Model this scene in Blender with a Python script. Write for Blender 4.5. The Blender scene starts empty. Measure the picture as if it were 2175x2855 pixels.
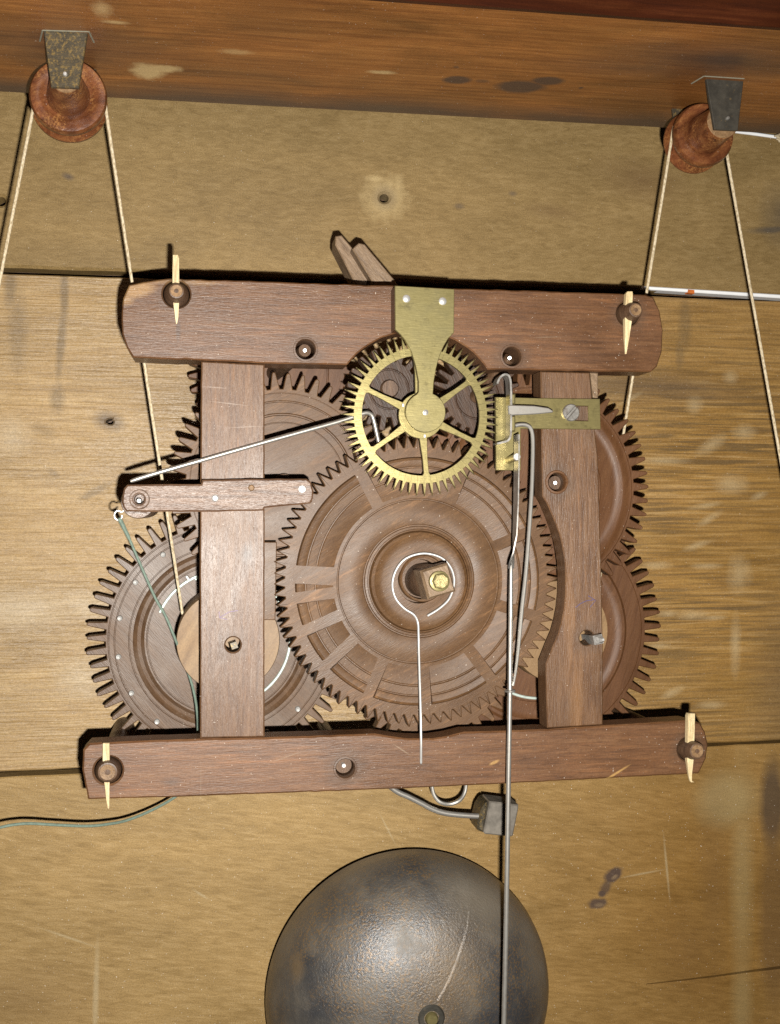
import bpy, bmesh, math, random
from mathutils import Vector
from mathutils.geometry import tessellate_polygon
random.seed(7)
PI = math.pi
sc = bpy.context.scene
COL = sc.collection

# ------------------------------------------------------------------ camera, light, exposure
D, F, CX, CY, PSI = 0.45, 2948.0, 1087.5, 1427.5, math.radians(10)
cam = bpy.data.cameras.new('camera')
cam.sensor_fit = 'VERTICAL'; cam.sensor_height = 24.0
cam.lens = 24.0 * F / 2855.0
cam.clip_start = 0.01; cam.clip_end = 20
camo = bpy.data.objects.new('camera', cam); COL.objects.link(camo)
camo.location = (0, -D, 0); camo.rotation_euler = (PI / 2, 0, -PSI)
sc.camera = camo

world = bpy.data.worlds.new('World'); sc.world = world; world.use_nodes = True
bgn = world.node_tree.nodes['Background']
bgn.inputs[0].default_value = (1.0, 0.93, 0.85, 1); bgn.inputs[1].default_value = 0.008

flash = bpy.data.lights.new('camera_flash', 'AREA')       # the photographer's flash, just below and right of the lens
flash.shape = 'RECTANGLE'; flash.size = 0.006; flash.size_y = 0.004
flash.energy = 3.75; flash.color = (1.0, 0.965, 0.90)
fo = bpy.data.objects.new('camera_flash', flash); COL.objects.link(fo)
fo.location = (0.0115, -D, -0.0225); fo.rotation_euler = (PI / 2, 0, -math.radians(4))

sc.view_settings.view_transform = 'Standard'; sc.view_settings.look = 'None'
sc.view_settings.exposure = 0.0; sc.view_settings.gamma = 1.0
sc.view_settings.use_curve_mapping = False
sc.render.engine = 'CYCLES'
sc.cycles.use_denoising = False
sc.cycles.max_bounces = 6

# ------------------------------------------------------------------ places: a picture point (u, v) at h metres in front of the case back
CPS, SPS = math.cos(PSI), math.sin(PSI)
def ray(u, v):
    x = (u - CX) / F; z = -(v - CY) / F
    return x * CPS + SPS, CPS - x * SPS, z
def P(u, v, h):
    dx, dy, dz = ray(u, v); t = (D - h) / dy
    return Vector((dx * t, -h, dz * t))
def W(r, u, h):
    return r * (D - h) / (F * ray(u, 0)[1])
def XZ(pts, h):
    return [(p.x, p.z) for p in (P(u, v, h) for u, v in pts)]
HC = .038                                                  # the case top hangs this far in front of the back boards
CA, CB = P(0, 255, HC), P(2175, 373, HC)
CM = (CB.z - CA.z) / (CB.x - CA.x)
def ceil_z(x): return CA.z + (x - CA.x) * CM
def C(u, v):
    dx, dy, dz = ray(u, v); t = (CA.z - CA.x * CM) / (dz - dx * CM)
    return Vector((dx * t, -D + dy * t, dz * t))

# ------------------------------------------------------------------ mesh builder
def area2(p): return sum(p[i - 1][0] * p[i][1] - p[i][0] * p[i - 1][1] for i in range(len(p)))
def offs(poly, d):
    out = []; n = len(poly)
    for i in range(n):
        a, b, c = poly[i - 1], poly[i], poly[(i + 1) % n]
        e1 = Vector((b[0] - a[0], b[1] - a[1])); e2 = Vector((c[0] - b[0], c[1] - b[1]))
        if e1.length < 1e-9 or e2.length < 1e-9: out.append(b); continue
        e1.normalize(); e2.normalize()
        n1 = Vector((-e1.y, e1.x)); n2 = Vector((-e2.y, e2.x)); m = n1 + n2
        if m.length < 1e-6: m = n1.copy()
        m.normalize(); k = d / max(0.45, m.dot(n1))
        out.append((b[0] + m.x * k, b[1] + m.y * k))
    return out
def circ(cx, cz, r, n=32, a0=0.0):
    return [(cx + r * math.cos(a0 + 2 * PI * i / n), cz + r * math.sin(a0 + 2 * PI * i / n)) for i in range(n)]
def rough(poly, step=0.003, amp=0.00012, keep=None):
    out = []; n = len(poly)
    for i in range(n):
        a, b = poly[i], poly[(i + 1) % n]
        L = math.hypot(b[0] - a[0], b[1] - a[1]); k = max(1, int(L / step))
        nx, nz = (-(b[1] - a[1]) / max(L, 1e-9), (b[0] - a[0]) / max(L, 1e-9))
        for j in range(k):
            t = j / k; q = random.gauss(0, amp)
            out.append((a[0] + (b[0] - a[0]) * t + nx * q, a[1] + (b[1] - a[1]) * t + nz * q))
    return out
def spline(pts, sub=6):
    pts = [Vector(p) for p in pts]; out = []
    for i in range(len(pts) - 1):
        p0 = pts[max(i - 1, 0)]; p1 = pts[i]; p2 = pts[i + 1]; p3 = pts[min(i + 2, len(pts) - 1)]
        for j in range(sub):
            t = j / sub
            out.append(0.5 * ((2 * p1) + (p2 - p0) * t + (2 * p0 - 5 * p1 + 4 * p2 - p3) * t * t + (3 * p1 - p0 - 3 * p2 + p3) * t ** 3))
    out.append(pts[-1]); return out

class MB:
    def __init__(s): s.v = []; s.f = []
    def ring(s, pts):
        i = len(s.v); s.v += [tuple(p) for p in pts]; return list(range(i, i + len(pts)))
    def band(s, a, b, close=True):
        n = len(a)
        for i in range(n if close else n - 1):
            j = (i + 1) % n; s.f.append((a[i], a[j], b[j], b[i]))
    def plate(s, outl, hf, th, holes=(), ch=0.0004):
        outl = list(outl)
        if area2(outl) < 0: outl = outl[::-1]
        hs = []
        for h in holes:
            h = list(h); hs.append(h if area2(h) > 0 else h[::-1])
        fr, bk = -hf, -(hf - th)
        loops_in = [offs(outl, ch)] + [offs(h, -ch) for h in hs] if ch else [outl] + hs
        loops = [outl] + hs
        fi, mi, bi = [], [], []
        for li, lo in zip(loops_in, loops):
            fi.append(s.ring([(x, fr, z) for x, z in li]))
            mi.append(s.ring([(x, fr + ch, z) for x, z in lo]) if ch else fi[-1])
            bi.append(s.ring([(x, bk, z) for x, z in lo]))
            if ch: s.band(fi[-1], mi[-1])
            s.band(mi[-1], bi[-1])
        for idx, lp in ((fi, loops_in), (bi, loops)):
            flat = [i for r in idx for i in r]
            tris = tessellate_polygon([[Vector((x, z, 0)) for x, z in l] for l in lp])
            s.f += [tuple(flat[k] for k in t) for t in tris]
        return s
    def lathe(s, cx, cz, prof, n=64, tilt=(0, 0)):
        rings = []
        for r, h in prof:
            ox, oz = tilt[0] * h, tilt[1] * h
            if r < 1e-7: rings.append(s.ring([(cx + ox, -h, cz + oz)]))
            else: rings.append(s.ring([(cx + ox + r * math.cos(2 * PI * i / n), -h, cz + oz + r * math.sin(2 * PI * i / n)) for i in range(n)]))
        for a, b in zip(rings, rings[1:]):
            if len(a) == 1 and len(b) == 1: continue
            if len(a) == 1:
                for i in range(n): s.f.append((a[0], b[i], b[(i + 1) % n]))
            elif len(b) == 1:
                for i in range(n): s.f.append((a[i], a[(i + 1) % n], b[0]))
            else: s.band(a, b)
        return s
    def tube(s, pts, rad, n=10, flat=None, rot=0.0):
        pts = [Vector(p) for p in pts]; m = len(pts)
        rad = rad if isinstance(rad, (list, tuple)) else [rad] * m
        up = None; rings = []
        for i in range(m):
            t = (pts[min(i + 1, m - 1)] - pts[max(i - 1, 0)]).normalized()
            if up is None:
                up = Vector((0, 1, 0)) if abs(t.y) < 0.9 else Vector((0, 0, 1))
            u = (up - t * up.dot(t)).normalized(); w = t.cross(u); up = u
            ru, rw = (rad[i], rad[i]) if flat is None else (rad[i] * flat[0], rad[i] * flat[1])
            rings.append(s.ring([pts[i] + u * ru * math.cos(2 * PI * k / n + PI / n + rot) + w * rw * math.sin(2 * PI * k / n + PI / n + rot) for k in range(n)]))
        for a, b in zip(rings, rings[1:]): s.band(a, b)
        s.f.append(tuple(rings[0][::-1])); s.f.append(tuple(rings[-1]))
        return s
    def prism(s, a, b):
        ra, rb = s.ring(a), s.ring(b); s.band(ra, rb); s.f.append(tuple(ra[::-1])); s.f.append(tuple(rb)); return s
    def gear(s, cx, cz, n, rr, rt, rin, hf, th, tipw=0.22, rootw=0.74, a0=0.0, lean=0.0, ch=0.0003, jit=0.006, rnd=True):
        out = []; p = 2 * PI / n
        for i in range(n):
            a = a0 + i * p + random.gauss(0, p * 0.012); rt_ = rt * (1 + random.gauss(0, jit)); L = lean * p
            tw = tipw * random.uniform(0.85, 1.15)
            q = [(a - p / 2 * rootw, rr)]
            if rnd: q += [(a - p / 2 * (tw * 1.25) + L * 0.9, rr + (rt_ - rr) * 0.9), (a - p / 2 * tw * 0.6 + L, rt_), (a + p / 2 * tw * 0.6 + L, rt_), (a + p / 2 * tw * 1.25 + L * 0.9, rr + (rt_ - rr) * 0.9)]
            else: q += [(a - p / 2 * tw + L, rt_), (a + p / 2 * tw + L, rt_)]
            q += [(a + p / 2 * rootw, rr)]
            out += q
        poly = [(cx + r * math.cos(t), cz + r * math.sin(t)) for t, r in out]
        inn = [(cx + rin * math.cos(t), cz + rin * math.sin(t)) for t, r in out]
        pin = offs(poly, ch)
        a = s.ring([(x, -hf, z) for x, z in inn]); b = s.ring([(x, -hf, z) for x, z in pin])
        c = s.ring([(x, -hf + ch, z) for x, z in poly]); d = s.ring([(x, -hf + th, z) for x, z in poly]); e = s.ring([(x, -hf + th, z) for x, z in inn])
        for r1, r2 in ((a, b), (b, c), (c, d), (d, e), (e, a)): s.band(r1, r2)
        return s
    def build(s, name, mat, parent=None, smooth=35, label=None):
        loc = LOC.get(parent.name, Vector()) if parent else Vector()
        me = bpy.data.meshes.new(name)
        me.from_pydata([tuple(Vector(p) - loc) for p in s.v], [], s.f); me.validate()
        bm = bmesh.new(); bm.from_mesh(me)
        bmesh.ops.recalc_face_normals(bm, faces=bm.faces); bm.to_mesh(me); bm.free()
        if smooth:
            me.polygons.foreach_set('use_smooth', [True] * len(me.polygons))
            me.set_sharp_from_angle(angle=math.radians(smooth))
        me.materials.append(mat)
        o = bpy.data.objects.new(name, me); COL.objects.link(o)
        if parent: o.parent = parent; LOC[o.name] = loc
        if label: o['label'] = label
        return o
LOC = {}
def tag(o, label, cat, group=None):
    o['label'] = label; o['category'] = cat
    if group: o['group'] = group
    return o
def thing(name, label, cat, loc, group=None):
    o = bpy.data.objects.new(name, None); COL.objects.link(o)
    o.empty_display_size = 0.01; o.location = loc; LOC[o.name] = Vector(loc)
    return tag(o, label, cat, group)
def solo(mb, name, mat, label, cat, loc, group=None, smooth=35):
    loc = Vector(loc); mb.v = [tuple(Vector(p) - loc) for p in mb.v]
    o = mb.build(name, mat, None, smooth); o.location = loc
    return tag(o, label, cat, group)

# ------------------------------------------------------------------ materials (all from world position)
class NT:
    def __init__(s, name):
        s.m = bpy.data.materials.new(name); s.m.use_nodes = True; s.t = s.m.node_tree
        s.b = s.t.nodes['Principled BSDF']; s.pos = s.t.nodes.new('ShaderNodeNewGeometry').outputs['Position']
    def n(s, typ, **kw):
        x = s.t.nodes.new(typ)
        for k, v in kw.items(): setattr(x, k, v)
        return x
    def l(s, a, b): s.t.links.new(a, b)
    def mapping(s, scale, rot=(0, 0, 0), loc=(0, 0, 0), src=None, vt='POINT'):
        x = s.n('ShaderNodeMapping', vector_type=vt); x.inputs['Scale'].default_value = scale
        x.inputs['Rotation'].default_value = rot; x.inputs['Location'].default_value = loc
        s.l(src or s.pos, x.inputs['Vector']); return x.outputs[0]
    def noise(s, vec, scale=1, detail=4, rough=0.55, dist=0.0):
        x = s.n('ShaderNodeTexNoise'); s.l(vec, x.inputs['Vector'])
        x.inputs['Scale'].default_value = scale; x.inputs['Detail'].default_value = detail
        x.inputs['Roughness'].default_value = rough; x.inputs['Distortion'].default_value = dist
        return x.outputs['Fac']
    def ramp(s, fac, stops):
        x = s.n('ShaderNodeValToRGB'); e = x.color_ramp.elements
        while len(e) < len(stops): e.new(0.5)
        for k, (p, c) in zip(e, stops):
            k.position = p; k.color = (c[0], c[1], c[2], 1) if hasattr(c, '__len__') else (c, c, c, 1)
        s.l(fac, x.inputs[0]); return x.outputs[0]
    def mix(s, fac, a, b, mode='MIX'):
        x = s.n('ShaderNodeMix', data_type='RGBA', blend_type=mode)
        for i, q in ((0, fac), (6, a), (7, b)):
            if hasattr(q, 'is_output') or hasattr(q, 'links'): s.l(q, x.inputs[i])
            elif i == 0: x.inputs[0].default_value = q
            else: x.inputs[i].default_value = (*q, 1)
        return x.outputs[2]
    def math(s, op, a, b=None, c=None):
        x = s.n('ShaderNodeMath', operation=op)
        for i, q in enumerate((a, b, c)):
            if q is None: continue
            if hasattr(q, 'links'): s.l(q, x.inputs[i])
            else: x.inputs[i].default_value = q
        return x.outputs[0]
    def maprange(s, v, a, b, c=0.0, d=1.0):
        x = s.n('ShaderNodeMapRange'); x.clamp = True; s.l(v, x.inputs[0])
        for i, q in zip((1, 2, 3, 4), (a, b, c, d)): x.inputs[i].default_value = q
        return x.outputs[0]
    def bump(s, h, dist, strength=1.0):
        x = s.n('ShaderNodeBump'); x.inputs['Strength'].default_value = strength; x.inputs['Distance'].default_value = dist
        s.l(h, x.inputs['Height']); s.l(x.outputs[0], s.b.inputs['Normal']); return x
    def blobs(s, items, wob=0.25, wscale=90):
        """items: (centre, (rx, ry, rz), rotation about y, softness): largest of the soft ellipses, edges worn uneven"""
        acc = None
        wn = s.math('MULTIPLY_ADD', s.noise(s.pos, wscale, 4, 0.6), wob * 2, -wob)
        for c, r, ry, soft, amt in items:
            v = s.mapping(r, (0, ry, 0), tuple(c), vt='TEXTURE')
            x = s.n('ShaderNodeVectorMath', operation='LENGTH'); s.l(v, x.inputs[0])
            q = s.maprange(s.math('ADD', x.outputs['Value'], wn), 1 + soft, 1 - soft, 0, amt)
            acc = q if acc is None else s.math('MAXIMUM', acc, q)
        return acc

def wood(name, dark, mid, light, axis='X', along=45, across=700, rot=0.0, blotch=0.25, pore=0.35, rough=0.45, spec=0.4,
         bump=0.0002, speck=0.5, saw=0.0, spots=(), dust=None, dustcol=(0.3, 0.25, 0.19), fleck=None, grain=0.16, mul=1.0, tint=None, wear=None):
    dark, mid, light = (tuple(q * mul * w for q, w in zip(x, (1.08 if mul < 1 else 1.0, 0.96 if mul < 1 else 1.0, 0.82 if mul < 1 else 1.0))) for x in (dark, mid, light))
    t = NT(name)
    sca = {'X': (along, across, across), 'Z': (across, across, along), 'Y': (across, along, across)}[axis]
    base = t.mapping((1, 1, 1), (0, rot, 0)) if rot else t.pos
    gv = t.mapping(sca, (0, 0, 0), (random.uniform(0, 9), random.uniform(0, 9), random.uniform(0, 9)), src=base)
    g = t.noise(gv, 1.0, 7, 0.62, 0.6)
    col = t.ramp(g, [(0.28, dark), (0.5, mid), (0.74, light)])
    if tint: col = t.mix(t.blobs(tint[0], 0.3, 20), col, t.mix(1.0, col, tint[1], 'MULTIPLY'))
    big = t.noise(t.mapping({'X': (14, 30, 38), 'Z': (38, 30, 14), 'Y': (30, 14, 30)}[axis], src=base), 1.0, 5, 0.6, 0.8)
    col = t.mix(1.0, col, t.ramp(big, [(0.25, 1 - blotch), (0.75, 1 + blotch * 0.6)]), 'MULTIPLY')
    fine = t.noise(t.mapping(tuple(q * 4.5 for q in sca), src=base), 1.0, 3, 0.6)
    col = t.mix(t.maprange(fine, 0.34, 0.46, pore, 0), col, dark)
    if saw:                                                       # wavy ridges left by the weathered growth rings
        sv = t.mapping({'X': (26, 1, 720), 'Z': (720, 1, 26)}[axis], (0, rot, 0))
        sn = t.noise(sv, 1.0, 2, 0.5, 0.5)
        reg = t.maprange(t.noise(t.mapping((9, 9, 16)), 1.0, 3, 0.5), 0.36, 0.6, 0.35, 1.0)
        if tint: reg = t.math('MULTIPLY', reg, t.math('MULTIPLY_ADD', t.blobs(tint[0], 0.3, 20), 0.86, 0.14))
        line = t.math('MULTIPLY', t.maprange(sn, 0.38, 0.52, 1, 0), reg)
        col = t.mix(t.math('MULTIPLY', line, saw), col, tuple(q * 0.45 for q in dark))
        hl = t.math('MULTIPLY', t.maprange(sn, 0.55, 0.66, 0, 1), reg)
        col = t.mix(t.math('MULTIPLY', hl, saw * 0.5), col, tuple(min(1, q * 1.15) for q in light))
    if fleck:
        fl_ = t.noise(t.mapping(tuple(q * (1.0 if q < 200 else 1.3) for q in sca), (0, 0, 0), (3.3, 1.7, 5.1), src=base), 1.0, 3, 0.6)
        col = t.mix(t.math('MULTIPLY', t.maprange(fl_, 0.55, 0.70, 0, 0.75), t.maprange(big, 0.4, 0.62)), col, fleck)
    for sp in spots:
        items, c, wob = sp[:3]
        col = t.mix(t.blobs(items, wob, sp[3] if len(sp) > 3 else 90), col, c)
    if wear:
        wv = t.math('MULTIPLY', t.maprange(t.noise(t.pos, 1300, 3, 0.7), 0.48, 0.60), t.maprange(t.noise(t.pos, 90, 4, 0.6), 0.48, 0.62, 0, 0.8))
        col = t.mix(wv, col, wear)
    if dust:
        col = t.mix(t.maprange(t.noise(t.pos, 55, 6, 0.7), 0.45, 0.75, 0, dust), col, dustcol)
    if speck:
        w = t.noise(t.pos, 1500, 1, 0.5)
        col = t.mix(t.maprange(w, 0.755, 0.80, 0, speck), col, (0.75, 0.68, 0.58))
        col = t.mix(t.maprange(t.noise(t.pos, 2600, 1, 0.5), 0.24, 0.30, 0.35, 0), col, tuple(q * 0.5 for q in dark))
    if grain:
        gr = t.noise(t.pos, 2300, 2, 0.6)
        col = t.mix(1.0, col, t.ramp(gr, [(0.3, 1 - grain), (0.7, 1 + grain)]), 'MULTIPLY')
    t.l(col, t.b.inputs['Base Color'])
    t.l(t.maprange(big, 0.3, 0.7, rough - 0.07, rough + 0.09), t.b.inputs['Roughness'])
    t.b.inputs['Specular IOR Level'].default_value = spec
    hh = t.math('ADD', t.math('MULTIPLY', g, 0.5), t.math('MULTIPLY', fine, 0.6))
    if saw: hh = t.math('ADD', hh, t.math('MULTIPLY', sn, 2.2 * saw))
    t.bump(hh, bump)
    return t.m

def metal(name, col, col2, rough, metallic, nscale=220, bump=0.00004, spots=None, scr=0.0, thr=(0.42, 0.68)):
    t = NT(name)
    n = t.noise(t.pos, nscale, 6, 0.65)
    c = t.mix(t.maprange(n, thr[0], thr[1]), col, col2)
    s = t.noise(t.mapping((300, 300, 2600), (0, 0.6, 0)), 1, 3, 0.6)
    if scr: c = t.mix(t.maprange(s, 0.5, 0.75, 0, scr), c, tuple(q * 1.35 for q in col))
    if spots: c = t.mix(t.maprange(t.noise(t.pos, spots[0], 5, 0.7), spots[1], spots[2], 0, spots[4] if len(spots) > 4 else 0.9), c, spots[3])
    t.l(c, t.b.inputs['Base Color']); t.b.inputs['Metallic'].default_value = metallic
    t.l(t.maprange(n, 0.3, 0.7, rough - 0.06, rough + 0.1), t.b.inputs['Roughness'])
    t.bump(t.math('ADD', n, t.math('MULTIPLY', s, 0.5)), bump)
    return t.m

def B(u, v, ru, rv, rot=0.0, soft=0.35, amt=1.0, h=0.0):
    return (P(u, v, h), (W(ru, u, h), 10, W(rv, u, h)), rot, soft, amt)
def BC(u, v, ru, rd, soft=0.3, amt=1.0):
    c = C(u, v); return (c, (W(ru, u, -c.y), rd, 10), 0.0, soft, amt)

TAN_D, TAN_M, TAN_L = (0.13, 0.086, 0.040), (0.235, 0.165, 0.085), (0.33, 0.245, 0.14)
M_top = wood('top_board_wood', (0.178, 0.114, 0.042), (0.232, 0.153, 0.060), (0.288, 0.197, 0.086), 'X', 190, 700, blotch=0.2, pore=0.2, rough=0.52, spec=0.28, bump=0.00012, speck=0.9, grain=0.3,
    spots=[([B(1072, 551, 52, 52, 0, 0.5, 0.75), B(1050, 500, 26, 9, 0, 0.6, 0.8), B(1110, 520, 16, 24, 0, 0.6, 0.7)], (0.42, 0.31, 0.15), 0.8, 230),
           ([B(1072, 551, 26, 26, 0, 0.6, 0.7)], (0.14, 0.10, 0.06), 0.3),
           ([B(190, 492, 14, 8, 0.3, 0.6, 0.7), B(1281, 575, 12, 7, 0, 0.6, 0.5), B(1430, 540, 10, 6, 0, 0.6, 0.5)], (0.07, 0.055, 0.05), 0.4),
           ([B(1790, 500, 90, 45, 0.2, 0.8, 0.55), B(1540, 590, 60, 16, 0.1, 0.8, 0.4)], (0.13, 0.075, 0.032), 0.4),
           ([B(2160, 640, 60, 10, -0.1, 0.5, 0.8), B(2175, 600, 40, 60, 0, 0.9, 0.5)], (0.07, 0.06, 0.05), 0.5)])
dents = [(1850, 1285, 52, 9, 0), (1760, 1110, 30, 5, -.5), (1965, 1410, 34, 6, -.15), (1985, 1240, 34, 14, -.5), (2040, 1350, 36, 20, 0), (2075, 1205, 26, 16, 0),
         (1945, 1520, 34, 7, -.3), (1830, 1576, 34, 8, 0), (1970, 1578, 32, 7, 0), (2115, 1383, 18, 8, -.3), (1930, 1715, 36, 10, 0), (1865, 1710, 26, 7, 0), (1990, 1722, 28, 6, 0),
         (1875, 1930, 28, 9, -.4), (1985, 1965, 36, 8, 0), (2060, 1600, 25, 40, 0), (1935, 1128, 18, 20, .5), (2035, 1052, 16, 14, 0), (1980, 1445, 30, 8, -.5), (2050, 1800, 12, 60, 0), (1835, 1800, 24, 6, 0)]
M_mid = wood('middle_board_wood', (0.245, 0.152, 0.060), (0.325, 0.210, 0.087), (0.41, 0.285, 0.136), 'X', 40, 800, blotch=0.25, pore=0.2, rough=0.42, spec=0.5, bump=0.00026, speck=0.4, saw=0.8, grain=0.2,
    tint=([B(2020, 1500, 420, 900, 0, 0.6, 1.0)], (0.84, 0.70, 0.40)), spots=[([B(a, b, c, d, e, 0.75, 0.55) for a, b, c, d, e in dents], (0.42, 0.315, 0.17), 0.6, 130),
           ([B(30, 800, 16, 60, 0, 0.5, 0.7), B(50, 920, 22, 100, 0, 0.5, 0.5), B(180, 820, 11, 70, 0, 0.4, 0.75), B(170, 960, 11, 90, 0.08, 0.4, 0.7), B(160, 1110, 18, 36, 0, 0.5, 0.6),
             B(120, 1200, 30, 14, 0.4, 0.6, 0.4), B(265, 1370, 50, 10, -0.5, 0.4, 0.55), B(150, 1320, 16, 8, 0.6, 0.5, 0.5), B(1910, 900, 18, 70, 0, 0.4, 0.5), B(1895, 985, 12, 40, 0, 0.4, 0.5)], (0.135, 0.090, 0.042), 0.3, 70),
           ([B(305, 1175, 34, 22, 0.2, 0.6, 0.8)], (0.10, 0.075, 0.055), 0.4),
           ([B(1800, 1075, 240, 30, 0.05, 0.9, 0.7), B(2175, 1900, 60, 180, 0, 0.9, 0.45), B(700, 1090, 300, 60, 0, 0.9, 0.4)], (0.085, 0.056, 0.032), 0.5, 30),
           ([B(60, 1700, 110, 40, 0, 0.8, 0.45), B(240, 1690, 60, 30, 0.3, 0.8, 0.4), B(220, 1890, 50, 40, 0, 0.8, 0.35), B(30, 1215, 40, 40, 0, 0.8, 0.35)], (0.48, 0.40, 0.28), 0.5, 60)])
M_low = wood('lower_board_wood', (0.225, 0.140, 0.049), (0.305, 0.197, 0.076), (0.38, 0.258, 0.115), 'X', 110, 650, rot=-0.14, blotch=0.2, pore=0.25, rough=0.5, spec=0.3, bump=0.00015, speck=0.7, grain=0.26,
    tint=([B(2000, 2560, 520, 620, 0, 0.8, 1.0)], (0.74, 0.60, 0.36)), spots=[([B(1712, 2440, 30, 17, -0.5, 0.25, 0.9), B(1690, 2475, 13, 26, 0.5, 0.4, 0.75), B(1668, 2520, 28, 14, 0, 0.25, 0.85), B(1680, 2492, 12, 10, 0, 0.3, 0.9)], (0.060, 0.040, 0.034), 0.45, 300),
           ([B(1715, 2446, 9, 5, -0.5, 0.5, 0.8), B(1672, 2524, 13, 5, 0, 0.4, 0.6)], (0.20, 0.135, 0.075), 0.3),
           ([B(2070, 2450, 28, 260, 0, 0.6, 0.42), B(2070, 2800, 26, 120, 0, 0.6, 0.42), B(2030, 2230, 85, 70, 0, 0.4, 0.6)], (0.31, 0.235, 0.11), 0.22, 40),
           ([B(2155, 2240, 34, 110, 0, 0.35, 0.8)], (0.065, 0.045, 0.030), 0.25, 40),
           ([B(2160, 2560, 45, 240, 0, 0.3, 0.6), B(1990, 2500, 40, 260, 0, 0.8, 0.35), B(1920, 2640, 90, 120, 0, 0.9, 0.35), B(60, 2790, 180, 90, 0.2, 0.9, 0.35)], (0.120, 0.066, 0.026), 0.4, 40),
           ([B(267, 2780, 7, 130, 0.03, 0.5, 0.5), B(190, 2615, 60, 3, 0.4, 0.6, 0.5), B(560, 2495, 22, 3, 0.6, 0.5, 0.5), B(1080, 2310, 40, 2, 1.1, 0.6, 0.5), B(1860, 2420, 3, 70, -0.1, 0.6, 0.5), B(1790, 2437, 50, 2.5, -0.12, 0.6, 0.5)], (0.40, 0.32, 0.19), 0.3)])
M_ceil = wood('case_top_wood', (0.145, 0.050, 0.012), (0.250, 0.098, 0.024), (0.345, 0.150, 0.040), 'X', 26, 620, blotch=0.62, pore=0.3, rough=0.42, spec=0.45, bump=0.00012, speck=0.5,
    spots=[([BC(1275, 223, 40, .0034, .2, .85), BC(1451, 242, 66, .0055, .2, .85), BC(1527, 226, 44, .0036, .2, .85), BC(1345, 226, 20, .0014, .4, .5), BC(1620, 245, 6, .0008, .3, .8), BC(1272, 187, 8, .0006, .3, .7)], (0.05, 0.034, 0.028), 0.2, 200),
           ([BC(412, 199, 40, .0065, .35, .9), BC(455, 191, 46, .0028, .4, .85), BC(660, 145, 40, .0018, .5, .4), BC(1065, 202, 36, .0014, .4, .7), BC(285, 25, 22, .004, .6, .5), BC(320, 62, 28, .001, .6, .6)], (0.50, 0.36, 0.17), 0.6, 220),
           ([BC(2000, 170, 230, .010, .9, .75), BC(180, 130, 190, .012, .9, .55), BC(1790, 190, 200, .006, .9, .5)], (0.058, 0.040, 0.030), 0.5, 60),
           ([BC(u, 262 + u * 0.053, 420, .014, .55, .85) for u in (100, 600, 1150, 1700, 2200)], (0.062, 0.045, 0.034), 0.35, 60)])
M_rail = wood('front_rail_wood', (0.022, 0.005, 0.002), (0.050, 0.011, 0.003), (0.10, 0.028, 0.008), 'X', 16, 260, blotch=0.5, pore=0.3, rough=0.5, spec=0.25, bump=0.00008, speck=0.0)
PL_D, PL_M, PL_L = (0.088, 0.041, 0.018), (0.165, 0.082, 0.038), (0.230, 0.127, 0.064)
M_bar = wood('bar_wood', mul=0.66, *(PL_D, PL_M, PL_L), axis='X', along=60, across=800, blotch=0.3, pore=0.4, rough=0.42, spec=0.45, bump=0.00015, speck=0.5, dust=0.12, dustcol=(0.15, 0.10, 0.07), fleck=(0.21, 0.09, 0.033),
    spots=[([B(385, 808, 46, 20, -0.28, 0.35, 0.85, 0.075), B(500, 786, 90, 8, 0, 0.5, 0.6, 0.075), B(350, 835, 20, 14, 0, 0.5, 0.7, 0.075)], (0.27, 0.155, 0.062), 0.45, 240),
           ([B(1707, 2163, 50, 3, -0.5, 0.4, 0.9, 0.075), B(1378, 2126, 14, 4, -0.4, 0.4, 0.8, 0.075)], (0.36, 0.21, 0.07), 0.3, 200),
           ([B(a_, b_, 50, 46, 0, 0.35, 0.55, 0.075) for a_, b_ in [(852,974),(1427,994),(963,2142),(492,820),(302,2148),(1752,874),(1921,2089)]], (0.062, 0.038, 0.024), 0.35, 140),
           ([B(640, 900, 60, 1.5, 0.1, 0.4, 0.5, 0.075), B(1530, 940, 40, 1.5, -0.05, 0.4, 0.5, 0.075), B(800, 2110, 50, 1.3, -0.3, 0.4, 0.5, 0.075), B(560, 2180, 1.3, 60, 0, 0.4, 0.3, 0.075), B(1120, 2090, 26, 1.6, 0.6, 0.4, 0.7, 0.075)], (0.20, 0.14, 0.09), 0.3),
           ([B(497, 920, 6, 28, 0, 0.4, 0.7, 0.075), B(480, 2180, 20, 10, 0, 0.7, 0.6, 0.075)], (0.055, 0.032, 0.022), 0.3)])
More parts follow.
